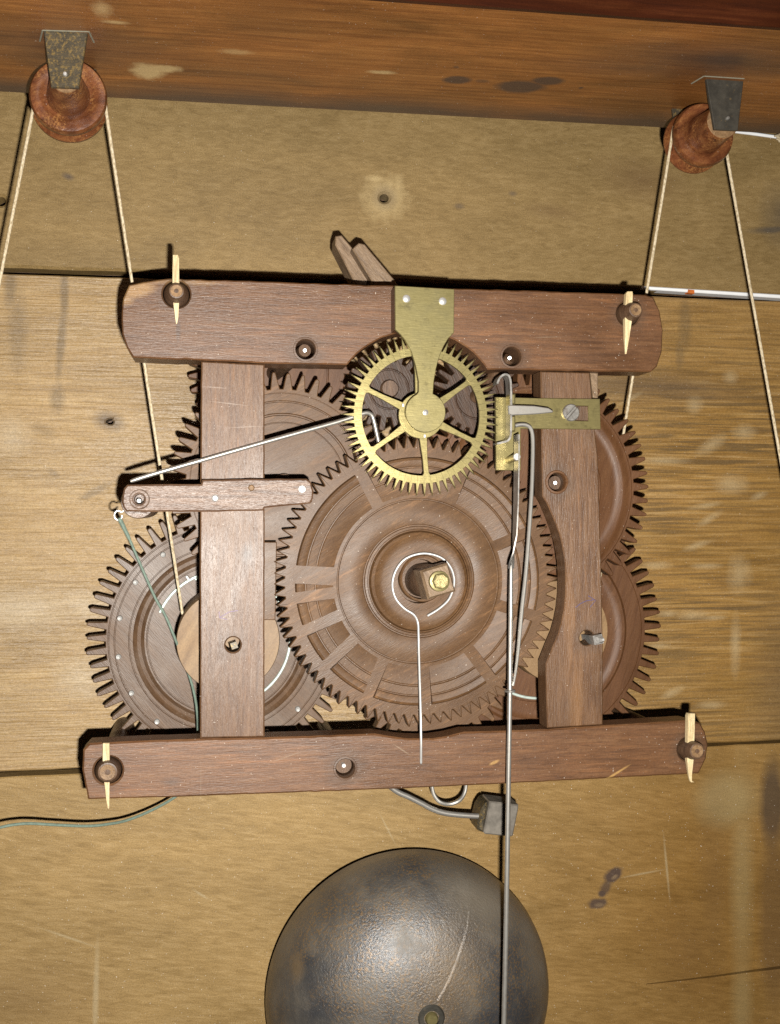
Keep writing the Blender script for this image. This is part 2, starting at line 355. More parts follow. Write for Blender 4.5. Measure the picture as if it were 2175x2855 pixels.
M_stile = wood('stile_wood', mul=0.68, *(PL_D, (0.160, 0.088, 0.045), (0.222, 0.134, 0.076)), axis='Z', along=70, across=800, blotch=0.25, pore=0.4, rough=0.41, spec=0.5, bump=0.00016, speck=0.5, dust=0.2, dustcol=(0.15, 0.11, 0.08), fleck=(0.20, 0.095, 0.038),
    spots=[([B(1610, 1950, 14, 90, 0, 0.9, 0.5, 0.075), B(1590, 1750, 12, 120, 0, 0.9, 0.35, 0.075)], (0.26, 0.13, 0.05), 0.5, 120),
           ([B(1553, 1344, 46, 46, 0, 0.35, 0.5, 0.075), B(650, 1798, 40, 40, 0, 0.5, 0.4, 0.075), B(1637, 1779, 40, 34, 0, 0.5, 0.45, 0.075)], (0.060, 0.038, 0.025), 0.35, 140),
           ([B(600, 1080, 30, 1.5, 0.05, 0.4, 0.6, 0.075), B(640, 1125, 46, 1.4, 0.1, 0.4, 0.6, 0.075), B(690, 1190, 50, 1.4, -0.06, 0.4, 0.5, 0.075), B(590, 1650, 1.4, 70, 0, 0.4, 0.4, 0.075), B(700, 1900, 1.2, 60, 0.05, 0.4, 0.4, 0.075)], (0.27, 0.205, 0.16), 0.3),
           ([B(690, 1545, 16, 24, 0, 0.8, 0.5, 0.075)], (0.13, 0.125, 0.125), 0.4, 120)])
M_strap = wood('strap_wood', mul=0.72, *((0.075, 0.042, 0.027), (0.165, 0.100, 0.066), (0.26, 0.172, 0.120)), axis='X', along=50, across=900, blotch=0.25, pore=0.6, rough=0.38, spec=0.55, bump=0.0002, speck=0.4)
M_wheel = wood('wheel_wood', mul=0.53, *((0.132, 0.070, 0.031), (0.175, 0.098, 0.046), (0.215, 0.126, 0.063)), axis='X', along=90, across=600, rot=0.5, blotch=0.3, pore=0.4, rough=0.47, spec=0.36, bump=0.0001, speck=0.5, dust=0.2, dustcol=(0.19, 0.12, 0.066), fleck=(0.22, 0.11, 0.045))
M_wheel2 = wood('wheel_wood_grey', mul=0.61, *((0.120, 0.069, 0.037), (0.158, 0.096, 0.055), (0.205, 0.130, 0.079)), axis='Z', along=60, across=600, rot=0.7, blotch=0.3, pore=0.3, rough=0.45, spec=0.4, bump=0.0001, speck=0.4, dust=0.4, dustcol=(0.22, 0.175, 0.14))
M_wheel3 = wood('wheel_wood_brown', mul=0.6, *((0.125, 0.056, 0.023), (0.165, 0.079, 0.035), (0.205, 0.106, 0.050)), axis='Z', along=50, across=500, rot=-0.3, blotch=0.3, pore=0.3, rough=0.48, spec=0.35, bump=0.0001, speck=0.4)
M_gloom = wood('shaded_wheel_wood', (0.026, 0.012, 0.005), (0.048, 0.022, 0.010), (0.080, 0.040, 0.018), 'Z', 60, 500, rot=0.4, blotch=0.4, rough=0.5, speck=0.3)  # shade behind the brass wheel is put into this darker wood colour
M_drum = wood('drum_wood', (0.150, 0.085, 0.036), (0.200, 0.120, 0.054), (0.25, 0.158, 0.075), 'X', 50, 260, rot=1.1, blotch=0.2, pore=0.2, rough=0.5, bump=0.00006, speck=0.4)
M_dark = wood('dark_wood', (0.050, 0.026, 0.014), (0.095, 0.052, 0.028), (0.150, 0.088, 0.050), 'Z', 80, 600, blotch=0.3, rough=0.45, speck=0.4)
M_end = wood('end_grain', (0.120, 0.066, 0.030), (0.215, 0.125, 0.058), (0.32, 0.20, 0.10), 'Y', 100, 420, blotch=0.35, pore=0.4, rough=0.55, speck=0.3)
M_pin = wood('pale_pin_wood', (0.34, 0.24, 0.11), (0.60, 0.47, 0.26), (0.74, 0.61, 0.38), 'Z', 90, 1200, blotch=0.3, pore=0.5, rough=0.55, speck=0.2, bump=0.00006)
M_vane = wood('fly_wood', (0.115, 0.070, 0.038), (0.205, 0.135, 0.078), (0.29, 0.20, 0.125), 'Z', 80, 600, rot=0.7, blotch=0.25, rough=0.5, speck=0.4)
M_pulley = wood('pulley_wood', (0.065, 0.019, 0.008), (0.160, 0.053, 0.019), (0.27, 0.108, 0.036), 'X', 180, 420, rot=0.5, blotch=0.5, pore=0.4, rough=0.34, spec=0.55, bump=0.00012, speck=0.3, wear=(0.33, 0.155, 0.05))
M_brass = metal('old_brass', (0.33, 0.275, 0.115), (0.19, 0.158, 0.066), 0.33, 0.7, 150, 0.00006, (240, 0.56, 0.72, (0.10, 0.080, 0.035), 0.6), 0.45)
M_brass2 = metal('dull_brass', (0.25, 0.21, 0.088), (0.155, 0.132, 0.058), 0.38, 0.6, 120, 0.00006, (200, 0.58, 0.74, (0.075, 0.062, 0.03), 0.6), 0.5)
M_tip = metal('bright_brass', (0.36, 0.30, 0.14), (0.22, 0.18, 0.08), 0.4, 0.6, 900, 0.0002)
M_steel = metal('steel', (0.46, 0.44, 0.40), (0.31, 0.285, 0.255), 0.36, 0.7, 500, 0.00002, (300, 0.66, 0.75, (0.14, 0.09, 0.05), 0.6))
M_bright = metal('bright_steel', (0.66, 0.65, 0.63), (0.46, 0.44, 0.42), 0.36, 0.6, 700, 0.00001)
M_dksteel = metal('dark_steel', (0.26, 0.245, 0.225), (0.40, 0.38, 0.35), 0.40, 0.7, 300, 0.00005, (200, 0.58, 0.7, (0.10, 0.065, 0.04), 0.7))
M_iron = metal('rusty_iron_plate', (0.060, 0.050, 0.034), (0.095, 0.074, 0.042), 0.45, 0.4, 260, 0.00014, (900, 0.50, 0.62, (0.25, 0.165, 0.050), 0.75))
M_iron2 = metal('dark_iron_plate', (0.052, 0.048, 0.040), (0.080, 0.072, 0.057), 0.42, 0.4, 260, 0.0001, (600, 0.62, 0.70, (0.22, 0.15, 0.06), 0.6))
def plain(name, col, rough=0.6, metallic=0.0, n=300, amt=0.25, bump=0.00003):
    t = NT(name); q = t.noise(t.pos, n, 4, 0.6)
    t.l(t.mix(t.maprange(q, 0.3, 0.7), tuple(x * (1 - amt) for x in col), tuple(min(1, x * (1 + amt * 0.6)) for x in col)), t.b.inputs['Base Color'])
    t.b.inputs['Roughness'].default_value = rough; t.b.inputs['Metallic'].default_value = metallic; t.bump(q, bump); return t.m
def cordmat():
    t = NT('braided_cord'); v = t.mapping((1500, 1500, 900), (0, 0.5, 0)); q = t.noise(v, 1, 2, 0.5)
    t.l(t.ramp(q, [(0.3, (0.30, 0.23, 0.13)), (0.5, (0.50, 0.41, 0.27)), (0.7, (0.62, 0.53, 0.38))]), t.b.inputs['Base Color'])
    t.b.inputs['Roughness'].default_value = 0.85; t.bump(q, 0.0003); return t.m
M_cord = cordmat()
M_dull = plain('dull_pin_steel', (0.42, 0.41, 0.39), 0.5, 0.3, 900, 0.4)
M_head = plain('worn_hammer_steel', (0.20, 0.178, 0.150), 0.42, 0.25, 260, 0.4)
M_green = plain('green_thread', (0.14, 0.19, 0.15), 0.7, 0, 900)
M_paleg = plain('pale_green_wire', (0.52, 0.60, 0.54), 0.4, 0.2, 300)
M_white = plain('white_paint', (0.86, 0.87, 0.88), 0.45, 0, 200, 0.06)
M_orange = plain('orange_mark', (0.50, 0.13, 0.02), 0.6)
M_ink = plain('violet_ink', (0.075, 0.055, 0.11), 0.6)
M_chalk = plain('faint_violet_ink', (0.24, 0.18, 0.26), 0.6)
M_cut = plain('lit_cut_edge', (0.20, 0.19, 0.14), 0.7)  # light caught by the cut slot edges, painted in as a grey tone
def bellmat():
    t = NT('cast_iron_bell')
    n = t.noise(t.pos, 38, 6, 0.65); f = t.noise(t.pos, 1100, 4, 0.7)
    p_ = t.noise(t.pos, 75, 7, 0.72)
    c = t.mix(t.maprange(n, 0.40, 0.62), (0.052, 0.052, 0.055), (0.108, 0.096, 0.080))
    c = t.mix(t.maprange(p_, 0.52, 0.68, 0, 0.5), c, (0.125, 0.098, 0.064))
    c = t.mix(t.math('MULTIPLY', t.maprange(f, 0.50, 0.60), t.maprange(t.noise(t.pos, 30, 4, 0.6), 0.40, 0.60, 0.05, 0.9)), c, (0.18, 0.108, 0.044))
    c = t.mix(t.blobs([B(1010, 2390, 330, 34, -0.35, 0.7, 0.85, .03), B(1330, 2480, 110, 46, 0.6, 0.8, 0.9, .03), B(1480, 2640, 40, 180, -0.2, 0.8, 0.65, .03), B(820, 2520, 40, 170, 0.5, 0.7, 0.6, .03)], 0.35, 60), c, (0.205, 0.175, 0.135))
    c = t.mix(t.blobs([B(1235, 2710, 70, 120, 0.4, 0.9, 0.6, .05), B(830, 2700, 14, 30, 0.2, 0.6, 0.7, .04)], 0.5, 120), c, (0.17, 0.115, 0.06))
    t.l(c, t.b.inputs['Base Color']); t.b.inputs['Metallic'].default_value = 0.25; t.b.inputs['Specular IOR Level'].default_value = 1.0
    t.l(t.math('ADD', t.maprange(n, 0.35, 0.65, 0.33, 0.46), t.maprange(p_, 0.48, 0.7, 0.0, 0.3)), t.b.inputs['Roughness'])
    t.b.inputs['Coat Weight'].default_value = 0.2; t.b.inputs['Coat Roughness'].default_value = 0.42
    t.bump(t.math('ADD', f, t.math('MULTIPLY', p_, 0.8)), 0.00026); return t.m
M_bell = bellmat()

# ------------------------------------------------------------------ the case: back of three boards, top
back = bpy.data.objects.new('case_back', None); COL.objects.link(back); back['kind'] = 'structure'; back['label'] = 'back of the clock case made of three wide boards'
LOC['case_back'] = Vector()
def ln(y0, y1, us): return [(u, y0 + (y1 - y0) * u / 2175) for u in us]
US = [-420 + 80 * i for i in range(38)]
tz = P(1000, -60, 0).z
topE, midT = ln(744, 822, US), ln(762, 840, US)
midB, lowT = ln(2152, 2064, US), ln(2168, 2073, US)
hole1 = XZ([(1072 + 13 * math.cos(a), 551 + 12 * math.sin(a)) for a in [i * PI / 9 for i in range(18)]], 0)
hole0 = XZ([(2 + 14 * math.cos(a), 560 + 13 * math.sin(a)) for a in [i * PI / 9 for i in range(18)]], 0)
hole2 = rough(XZ([(305 + 11 * math.cos(a), 1175 + 8 * math.sin(a)) for a in [i * PI / 7 for i in range(14)]], 0), 0.001, 0.0002)
x0, x1 = P(US[0], 1400, 0).x, P(US[-1], 1400, 0).x
def wob(pts, amp=0.00012): return [(x, z + random.gauss(0, amp)) for x, z in pts]
MB().plate(wob(XZ(topE, 0)) + [(x1, tz), (x0, tz)], 0, 0.009, [hole1, hole0], 0.0011).build('board', M_top, back, 30, 'smooth grey brown top board with a nail hole')
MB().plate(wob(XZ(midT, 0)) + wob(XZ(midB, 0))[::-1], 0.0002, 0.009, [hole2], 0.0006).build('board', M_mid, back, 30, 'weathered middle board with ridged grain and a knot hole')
zb = P(1000, 3300, 0).z
crackU = [(1806, 2746), (1900, 2735), (2000, 2722), (2090, 2709), (2175, 2697), (2400, 2664)]
crackL = [(1806, 2747), (1900, 2737.5), (2000, 2726), (2090, 2714), (2175, 2704), (2400, 2673)]
lt = wob(XZ(lowT, 0)); cu = XZ(crackU, 0); cl = XZ(crackL, 0)
xr = cu[-1][0]; lt = [p for p in lt if p[0] < xr] + [(xr, lt[-1][1])]
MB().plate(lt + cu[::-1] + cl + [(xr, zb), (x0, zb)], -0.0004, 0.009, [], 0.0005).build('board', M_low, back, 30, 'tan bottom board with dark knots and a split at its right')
MB().plate([(x0, tz), (x1, tz), (x1, zb), (x0, zb)], -0.016, 0.004, [], 0.0).build('shade_backing', M_dark, back, 0, 'dark sheet standing in for the shade behind the boards')  # dark sheet stands for the shade seen through joints and holes

ctop = thing('case_top', 'reddish brown underside of the case top with stains and a chipped spot', 'case top', (0, 0, CA.z))
def ceil_slab(xa, xb, ya, yb, dz0, dz1):
    m = MB(); n = 24
    lo = [(xa + (xb - xa) * i / n) for i in range(n + 1)]
    a = m.ring([(x, ya, ceil_z(x) + dz0) for x in lo]); b = m.ring([(x, yb, ceil_z(x) + dz0) for x in lo])
    c = m.ring([(x, yb, ceil_z(x) + dz1) for x in lo]); d = m.ring([(x, ya, ceil_z(x) + dz1) for x in lo])
    for r1, r2 in ((a, b), (b, c), (c, d), (d, a)): m.band(r1, r2, False)
    for k in (0, n): m.f.append((a[k], b[k], c[k], d[k]))
    return m
yf = C(2175, 84).y
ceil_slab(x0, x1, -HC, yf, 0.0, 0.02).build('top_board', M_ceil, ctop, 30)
m = MB(); lo = [x0 + (x1 - x0) * i / 24 for i in range(25)]
prof = [(yf - 0.0002, 0.001), (yf - 0.001, -0.0006), (yf - 0.004, -0.0012), (yf - 0.008, 0.0004), (yf - 0.014, 0.0030), (yf - 0.030, 0.0034), (yf - 0.030, 0.02), (yf - 0.0002, 0.02)]
rs = [m.ring([(x, y, ceil_z(x) + dz) for x in lo]) for y, dz in prof]
for i in range(len(rs)): m.band(rs[i - 1], rs[i], False)
m.f.append(tuple(r[0] for r in rs)); m.f.append(tuple(r[-1] for r in rs))
m.build('front_rail', M_rail, ctop, 30, 'dark red moulded rail along the front of the case top')

# white strip lying in the upper joint on the right, and the white string under the case top
ws = thing('white_strip', 'thin white strip with an orange band in the upper joint at the right', 'strip', P(1990, 822, 0))
MB().plate(XZ([(1790, 806), (2400, 846), (2400, 836), (2175, 821), (1790, 797)][::-1] , 0.001) , 0.0012, 0.006, [], 0.0004).build('strip', M_white, ws, 30)
MB().plate(XZ([(1917, 807), (1936, 808.5), (1936, 819), (1917, 817.5)], 0.001), 0.00125, 0.003, [], 0.0001).build('band', M_orange, ws, 0)
st = thing('white_string', 'short white string with a frayed knot beside the right pulley', 'string', P(2110, 376, 0.003))
MB().tube([P(2030, 364, .003), P(2100, 373, .003), P(2172, 383, .003)], W(4.5, 2100, 0), 8).build('string', M_white, st)
m = MB()
for i in range(16):
    a = random.uniform(0, 2 * PI); q = P(2174 + random.uniform(-6, 8), 384 + random.uniform(-7, 7), .004 + random.uniform(0, .002))
    m.tube([q, q + Vector((math.cos(a) * .0018, random.uniform(-.001, .0006), math.sin(a) * .0018))], 0.0005, 5)
m.build('knot', M_cord, st)

# ------------------------------------------------------------------ pulleys, brackets and cords
def bracket(poly, pin, mat, label, lines):
    hb = -C(*[(poly[0][i] + poly[1][i]) / 2 for i in (0, 1)]).y
    t = thing('pulley_bracket', label, 'bracket', P(*poly[0], hb), 'brackets hanging from the case top')
    pts = XZ(poly, hb); top = [(pts[0][0] - .0003, ceil_z(pts[0][0]) + .004), (pts[1][0] + .0003, ceil_z(pts[1][0]) + .004)]
    MB().plate(top + pts[2:], hb, 0.0014, [], 0.00025).build('plate', mat, t, 30)
    hr = D - (D - hb) * 1.045 - .0125
    MB().plate(top + pts[2:], hr, 0.0012, [], 0.00025).build('rear_plate', M_iron, t, 30)
    c = P(*pin, hb)
    MB().lathe(c.x, c.z, [(0.0007, hb - .012), (0.0007, hb + .0006), (0.0005, hb + .0009), (0, hb + .001)], 16).build('axle_pin', M_bright if mat is M_iron else M_dksteel, t)
    m = MB()
    for a, b in lines:
        pa, pb = C(*a), C(*b); m.tube([pa + Vector((0, 0, .0001)), pb + Vector((0, 0, .0001))], 0.00035, 6)
    m.build('slot_edge', M_cut, t, 40)
    return hb, c
def pulley(c, hd, R, hub_h, label, shift=Vector(), f0=.54, f1=.38):
    t = thing('cord_pulley', label, 'pulley', (c.x, -hd, c.z), 'pulleys under the case top')
    r = R; k = (shift.x, shift.z)
    cx, cz = c.x - k[0] * hd, c.z - k[1] * hd
    MB().lathe(cx, cz, [(0, hd - .0105), (r * .96, hd - .0105), (r, hd - .0098), (r, hd - .0086), (r * .86, hd - .0066), (r * .86, hd - .0052), (r * .99, hd - .0032), (r, hd - .0012), (r * .95, hd), (r * .80, hd + .0004), (r * .66, hd - .0002), (r * .62, hd - .0006), (0, hd - .0006)], 72, k).build('sheave', M_pulley, t, 40)
    MB().lathe(cx, cz, [(r * (f0 + .02), hd - .0008), (r * (f0 - .02), hd + .002), (r * (f0 + f1) * .5, hd + (hub_h - hd) * .45), (r * (f1 + .02), hub_h - .002), (r * f1, hub_h), (0, hub_h)], 48, k).build('hub', M_pulley, t, 40)
    MB().lathe(cx, cz, [(r * f1 * .98, hub_h), (r * f1 * .95, hub_h + .0003), (0, hub_h + .0003)], 40, k).build('hub_face', M_end, t, 40)
    return t
hbL, cL = bracket([(119, 87), (247, 90), (220, 245), (142, 242)], (182, 207), M_iron, 'rust speckled tapered metal bracket over the left pulley', [((120, 84), (248, 88)), ((119, 84), (111, 115)), ((248, 88), (262, 118))])
hbR, cR = bracket([(1967, 220), (2075, 227), (2058, 363), (1993, 360)], (2028, 330), M_iron2, 'dark tapered metal bracket over the right pulley', [((1963, 212), (2075, 219)), ((1963, 212), (1928, 233))])
hdL, hdR = D - (D - hbL) * 1.048, D - (D - hbR) * 1.042
dL, dR = P(190, 265, hdL), P(1967, 373, hdR)
RL, RR = W(106, 190, hdL), W(88, 1967, hdR)
def axk(c, d, hb, hd): return Vector(((c.x - d.x) / (hb - hd), 0, (c.z - d.z) / (hb - hd)))
pulley(dL, hdL, RL, hbL - .0032, 'worn reddish wooden pulley at the upper left', axk(cL, dL, hbL, hdL))
pulley(dR, hdR, RR, hbR - .0032, 'rusty brown wooden pulley at the upper right', axk(cR, dR, hbR, hdR), .62, .52)
def cord(dc, hd, R, a, b, da, db, label, hmid):
    h = hd - .0059; r = R * .90; cx, cz = dc.x, dc.z
    pa, pb = P(*a, da), P(*b, db)
    tl = Vector((cx - r, -h, cz)); tr = Vector((cx + r, -h, cz))
    pts = [pa + (tl - pa) * t for t in (0, .25, .5, .75, .93)]
    pts += [Vector((cx + r * math.cos(PI - PI * i / 16), -h, cz + r * math.sin(PI - PI * i / 16))) for i in range(1, 16)]
    pts += [tr + (pb - tr) * t for t in (.07, .25, .5, .75, 1)]
    return solo(MB().tube(pts, [.00056 * (1 + .06 * math.sin(i * 2.3)) for i in range(len(pts))], 10), 'weight_line', M_cord, label, 'cord', (cx, -h, cz), 'cords over the pulleys')
cord(dL, hdL, RL, (-62, 1100), (509, 1712), hdL - .006, .047, 'braided cream cord running over the left pulley down to the winding drum', 0)
cord(dR, hdR, RR, (1668, 1640), (2240, 1640), .0335, hdR - .004, 'braided cream cord running over the right pulley', 0)

# ------------------------------------------------------------------ front frame of the movement
HF = 0.075
fr = thing('movement_frame', 'brown wooden front frame of the clock movement, two bars and two stiles', 'frame', P(1087, 1427, HF))
def hol(u, v, r, h=HF, n=28): c = P(u, v, h); return circ(c.x, c.z, W(r, u, h), n)
arch = []
ac = P(1160, 1160, HF); ar = W(251, 1160, HF)
topb = [(360, 795), (400, 787), (440, 780), (470, 776), (560, 780), (700, 783), (860, 789), (1000, 794), (1100, 796), (1270, 804), (1500, 811), (1650, 816), (1800, 822), (1822, 828), (1840, 866), (1849, 920), (1846, 982), (1833, 1021), (1816, 1036),
        (1679, 1036), (1509, 1032), (1395, 1029)]
archpts = []
for a in range(33, 148, 5):
    archpts.append((1160 + 240 * math.cos(math.radians(a)), 1160 - 238 * math.sin(math.radians(a))))
topb += archpts + [(940, 1016), (738, 1013), (560, 1004), (470, 1001), (370, 997), (354, 968), (342, 932), (338, 893), (343, 830)]
bar_t = MB().plate(rough(XZ(topb, HF), .0025, .00007), HF, .0125, [hol(852, 974, 28), hol(1427, 994, 27), hol(492, 820, 38), hol(1752, 874, 34)], .0005)
bar_t.build('top_bar', M_bar, fr, 30, 'top bar with a chipped upper left corner')
botb = [(249, 2072), (400, 2066), (560, 2060), (741, 2056.5), (900, 2051), (1045, 2046), (1087, 2053), (1128, 2058), (1170, 2060), (1206, 2059), (1253, 2051), (1295, 2040.5), (1414, 2038), (1527, 2033), (1686, 2023), (1800, 2016), (1921, 2009), (1953, 2016), (1967, 2041), (1975, 2078), (1969, 2115), (1949, 2157),
        (1912, 2159), (1700, 2170), (1384, 2187), (1099, 2200), (700, 2215), (484, 2223), (246, 2229), (237, 2187), (230, 2146), (232, 2091)]
MB().plate(rough(XZ(botb, HF), .0025, .00005), HF, .0095, [hol(963, 2142, 27), hol(302, 2148, 39), hol(1921, 2089, 33)], .0006).build('bottom_bar', M_bar, fr, 30)
lst = [(561, 1006.5), (738, 1015.5), (738, 1500), (738, 2055), (558, 2058.5), (557, 1600)]
MB().plate(rough(XZ(lst, HF), .004, .00004), HF - .0002, .0092, [hol(650, 1798, 21)], .0005).build('stile', M_stile, fr, 30, 'straight left stile with a round winding hole')
rst = [(1508, 1035), (1645, 1038.5), (1653, 1120), (1660, 1203), (1668, 1273), (1677, 1573), (1682, 1800), (1682, 2021), (1527, 2030.5), (1523, 1933), (1523, 1850), (1540, 1807), (1557, 1767), (1566, 1735), (1573, 1700), (1577, 1660), (1578, 1615), (1577, 1580), (1573, 1548), (1567, 1515), (1560, 1488), (1545, 1448), (1528, 1408), (1513, 1383), (1510, 1200)]
MB().plate(XZ(rst, HF), HF - .0002, .0092, [hol(1553, 1344, 26), hol(1637, 1779, 21)], .0004).build('stile', M_stile, fr, 30, 'right stile with a curved cut-out on its inner side')
MB().plate(XZ([(1646.5, 1039), (1668, 1040), (1668, 1112), (1654.5, 1112)], HF - .004), HF - .004, .005, [], .0003).build('tenon', M_vane, fr, 30)
MB().plate(XZ([(700, 1511), (772, 1511), (768, 1729), (700, 1729)], .0625), .0625, .004, [], .0003).build('spacer_block', M_wheel, fr, 30)
MB().plate(XZ([(1101, 799), (1265, 807), (1265, 928), (1101, 918)], HF + .0079), HF + .0079, .0077, [], .0003).build('bridge_block', M_bar, fr, 30)
for (u, v, r) in ((852, 974, 28), (1427, 994, 27), (1553, 1344, 26), (963, 2142, 27)):
    c = P(u, v, HF); k = W(1, u, HF)
    MB().lathe(c.x, c.z, [(k * (r - 1), HF - .003), (k * (r - 1), HF - .0002), (k * (r + 1), HF + .00025), (k * (r + 6), HF + .0002), (k * (r + 8), HF - .0003)], 40).build('bearing_rim', M_bar, fr, 50)
def ink(pts, h, w, mat, nm='ink_arrow'):
    q = [P(u, v, h) for u, v in pts]; return MB().tube(q, w, 6, (0.25, 1.0)).build(nm, mat, fr)
ink([(1605, 1694), (1618, 1683), (1635, 1675), (1658, 1672)], HF + .0000, .00016, M_ink); ink([(1640, 1661), (1661, 1674), (1645, 1693)], HF + .0000, .00016, M_ink)
ink([(664, 1702), (640, 1706), (612, 1722)], HF - .0001, .00014, M_chalk); ink([(611, 1705), (612, 1722), (634, 1727)], HF - .0001, .00014, M_chalk)

# pillar ends and the taper pins through them
def pillar(base, tip, rb, rt, label):
    hb_, ht = HF + .0002, HF + .0085
    a, b = P(*base, HF), P(*tip, ht); kb, kt = W(rb, base[0], HF), W(rt, tip[0], ht)
    t = thing('frame_peg', label, 'peg', (a.x, 0, a.z), 'pegs holding the front frame')
    tl = ((b.x - a.x) / (ht - HF), (b.z - a.z) / (ht - HF)); cx, cz = a.x - tl[0] * HF, a.z - tl[1] * HF
    m = MB(); lo = [(kb * .9, .001), (kb * .9, HF - .0115), (kb * .93, HF), (kb * .9, HF + .0012), (kt + (kb * .9 - kt) * .5, HF + .0045), (kt * 1.06, ht - .0006), (kt * .97, ht), (kt * .82, ht + .0001)]
    rings = []
    for r, h in lo:
        ox, oz = (tl[0] * h + cx, tl[1] * h + cz) if h > HF - .01 else (a.x, a.z)
        rings.append(m.ring([(ox + r * math.cos(i * PI / 16), -h, oz + r * math.sin(i * PI / 16)) for i in range(32)]))
    for p, q in zip(rings, rings[1:]): m.band(p, q)
    m.f.append(tuple(rings[0])); m.f.append(tuple(rings[-1]))
    m.build('shaft', M_dark, t, 40)
    MB().lathe(b.x, b.z, [(kt * .82, ht), (kt * .78, ht + .0002), (kt * .3, ht + .0001), (kt * .18, ht - .0004), (0, ht - .0005)], 28).build('end_face', M_end, t, 40)
    return t
pillar((492, 822), (492, 811), 37, 21, 'round brown wooden peg end at the upper left corner of the frame')
pillar((302, 2148), (300, 2153), 38, 27, 'round brown wooden peg end at the lower left corner of the frame')
pillar((1752, 874), (1773, 864), 34, 20, 'round brown wooden peg end at the upper right corner of the frame')
pillar((1921, 2089), (1944, 2094), 33, 22, 'round brown wooden peg end at the lower right corner of the frame')
def pin(pts, label, hook=False):
    h = HF + .0032
    m = MB(); f, b = [], []
    n = len(pts)
    left = [P(u - w / 2, v, h) for u, v, w in pts]; right = [P(u + w / 2, v, h) for u, v, w in pts]
    out = left + right[::-1]
    for p in out: p.x += random.gauss(0, .00006)
    hw = [W(w * .42, u, h) for u, v, w in pts]; hw = hw + hw[::-1]
    a = m.ring([(p.x, -h - q, p.z) for p, q in zip(out, hw)]); bb = m.ring([(p.x, -h + q, p.z) for p, q in zip(out, hw)])
    m.band(a, bb)
    for k in range(n - 1):
        for r in (a, bb): m.f.append((r[k], r[k + 1], r[2 * n - 2 - k], r[2 * n - 1 - k]))
    return solo(m, 'taper_pin', M_pin, label, 'pin', P(pts[1][0], pts[1][1], h), 'pale pins through the peg ends', 25)
pin([(489, 712, 13), (491, 722, 17), (490, 750, 18), (491, 800, 18), (492, 850, 14), (492, 885, 8), (492, 903, 3)], 'pale wooden pin through the upper left peg, standing tall')
pin([(297, 2071, 18), (297, 2100, 19), (298, 2140, 17), (299, 2185, 14), (301, 2225, 9), (302, 2254, 3)], 'pale wooden pin through the lower left peg')
pin([(1754, 814, 14), (1752, 820, 18), (1751, 845, 19), (1749, 900, 18), (1746, 940, 13), (1744, 987, 4)], 'pale wooden pin through the upper right peg, longest part below')
pin([(1926, 1988, 17), (1924, 1996, 20), (1923, 2058, 19), (1922, 2120, 16), (1923, 2160, 10), (1925, 2176, 6), (1929, 2180, 9)], 'pale wooden pin through the lower right peg with a hooked tip')

# ------------------------------------------------------------------ wooden wheels
def arbor(t, u, v, h0, u2, v2, r0, pv=True):
    a = P(u, v, h0); b = P(u2, v2, HF - .006); c = P(u2, v2, HF - .001)
    MB().tube([Vector((a.x, -.001, a.z)), a, b], [W(r0, u, h0)] * 2 + [W(r0 * .8, u2, HF)], 20).build('arbor', M_dark, t)
    if pv: MB().tube([b + Vector((0, .001, 0)), c], W(4.6, u2, HF), 12).build('pivot', M_bright, t)
def wheel(name, label, u, v, hf, n, rt, rr, rin, prof, mat, th=.0065, a0=0.0, tipw=.22, rootw=.74, cat='gear wheel'):
    c = P(u, v, hf); k = W(1, u, hf)
    t = thing(name, label, cat, (c.x, -hf, c.z), 'wooden gear wheels of the movement')
    MB().gear(c.x, c.z, n, k * rr, k * rt, k * rin, hf, th, tipw, rootw, a0).build('toothed_rim', mat, t, 25)
    pr = [(k * rin, hf - th), (k * rin, hf)] + [(k * r, hf + dh) for r, dh in prof] + [(0, hf + prof[-1][1])]
    pr = [(0, hf - th)] + pr
    MB().lathe(c.x, c.z, pr, 120).build('web', mat, t, 30)
    return t, c, k
def groove(r, w=3, d=.0005): return [(r + w, 0), (r + w * .4, -d), (r - w * .4, -d), (r - w, 0)]

# lower left great wheel
HG = .024
g1 = groove(312, 2.2) + groove(296, 2.2) + groove(257, 2.2) + [(247, 0), (243, -.0008), (236, -.0016), (226, -.0014), (220, -.0004), (216, 0)] + groove(209, 2.2)
t, c, k = wheel('great_wheel', 'large grey brown wooden gear wheel at the lower left with steel pins', 624, 1781, HG, 59, 370, 320, 316, g1, M_wheel2, .0048, .03, .24, .62)
for i in range(17):
    a = math.radians(125 + i * 21.18); x, z = c.x + k * 288 * math.cos(a), c.z + k * 288 * math.sin(a)
    MB().lathe(x, z, [(.0011, HG - .001), (.0011, HG + .0012), (.0009, HG + .0016), (.0003, HG + .0014), (0, HG + .0013)], 14).build('pin', M_dull, t, 40)
ww = []
for i in range(61):
    a = math.radians(115 - 210 * i / 60)
    ww.append((c.x + k * 184 * math.cos(a), -(HG + .0012), c.z + k * 184 * math.sin(a)))
MB().tube(ww, .0006, 8).build('click_wire', M_paleg, t)
ww = [(c.x + k * 190 * math.cos(math.radians(a)), -(HG + .0012), c.z + k * 190 * math.sin(math.radians(a))) for a in range(112, 158, 4)]
MB().tube(ww, .0006, 8).build('click_wire', M_paleg, t)
q = P(520, 1607, HG + .0015); MB().tube([q, q + Vector((.0012, -.0004, -.0016))], .0007, 6).build('staple', M_bright, t)
cd = P(637, 1787, .058); kd = W(1, 637, .058)
MB().lathe(cd.x, cd.z, [(0, HG + .0005), (kd * 143, HG + .0005), (kd * 143, .0572), (kd * 141, .058), (0, .058)], 90).build('winding_drum', M_drum, t, 40)
b0, b1 = P(646, 1796, .0585), P(653, 1800, .0715)
MB().tube([b0, b1], [.0016, .0016], 4, None, .3).build('winding_square', M_iron, t, 20)
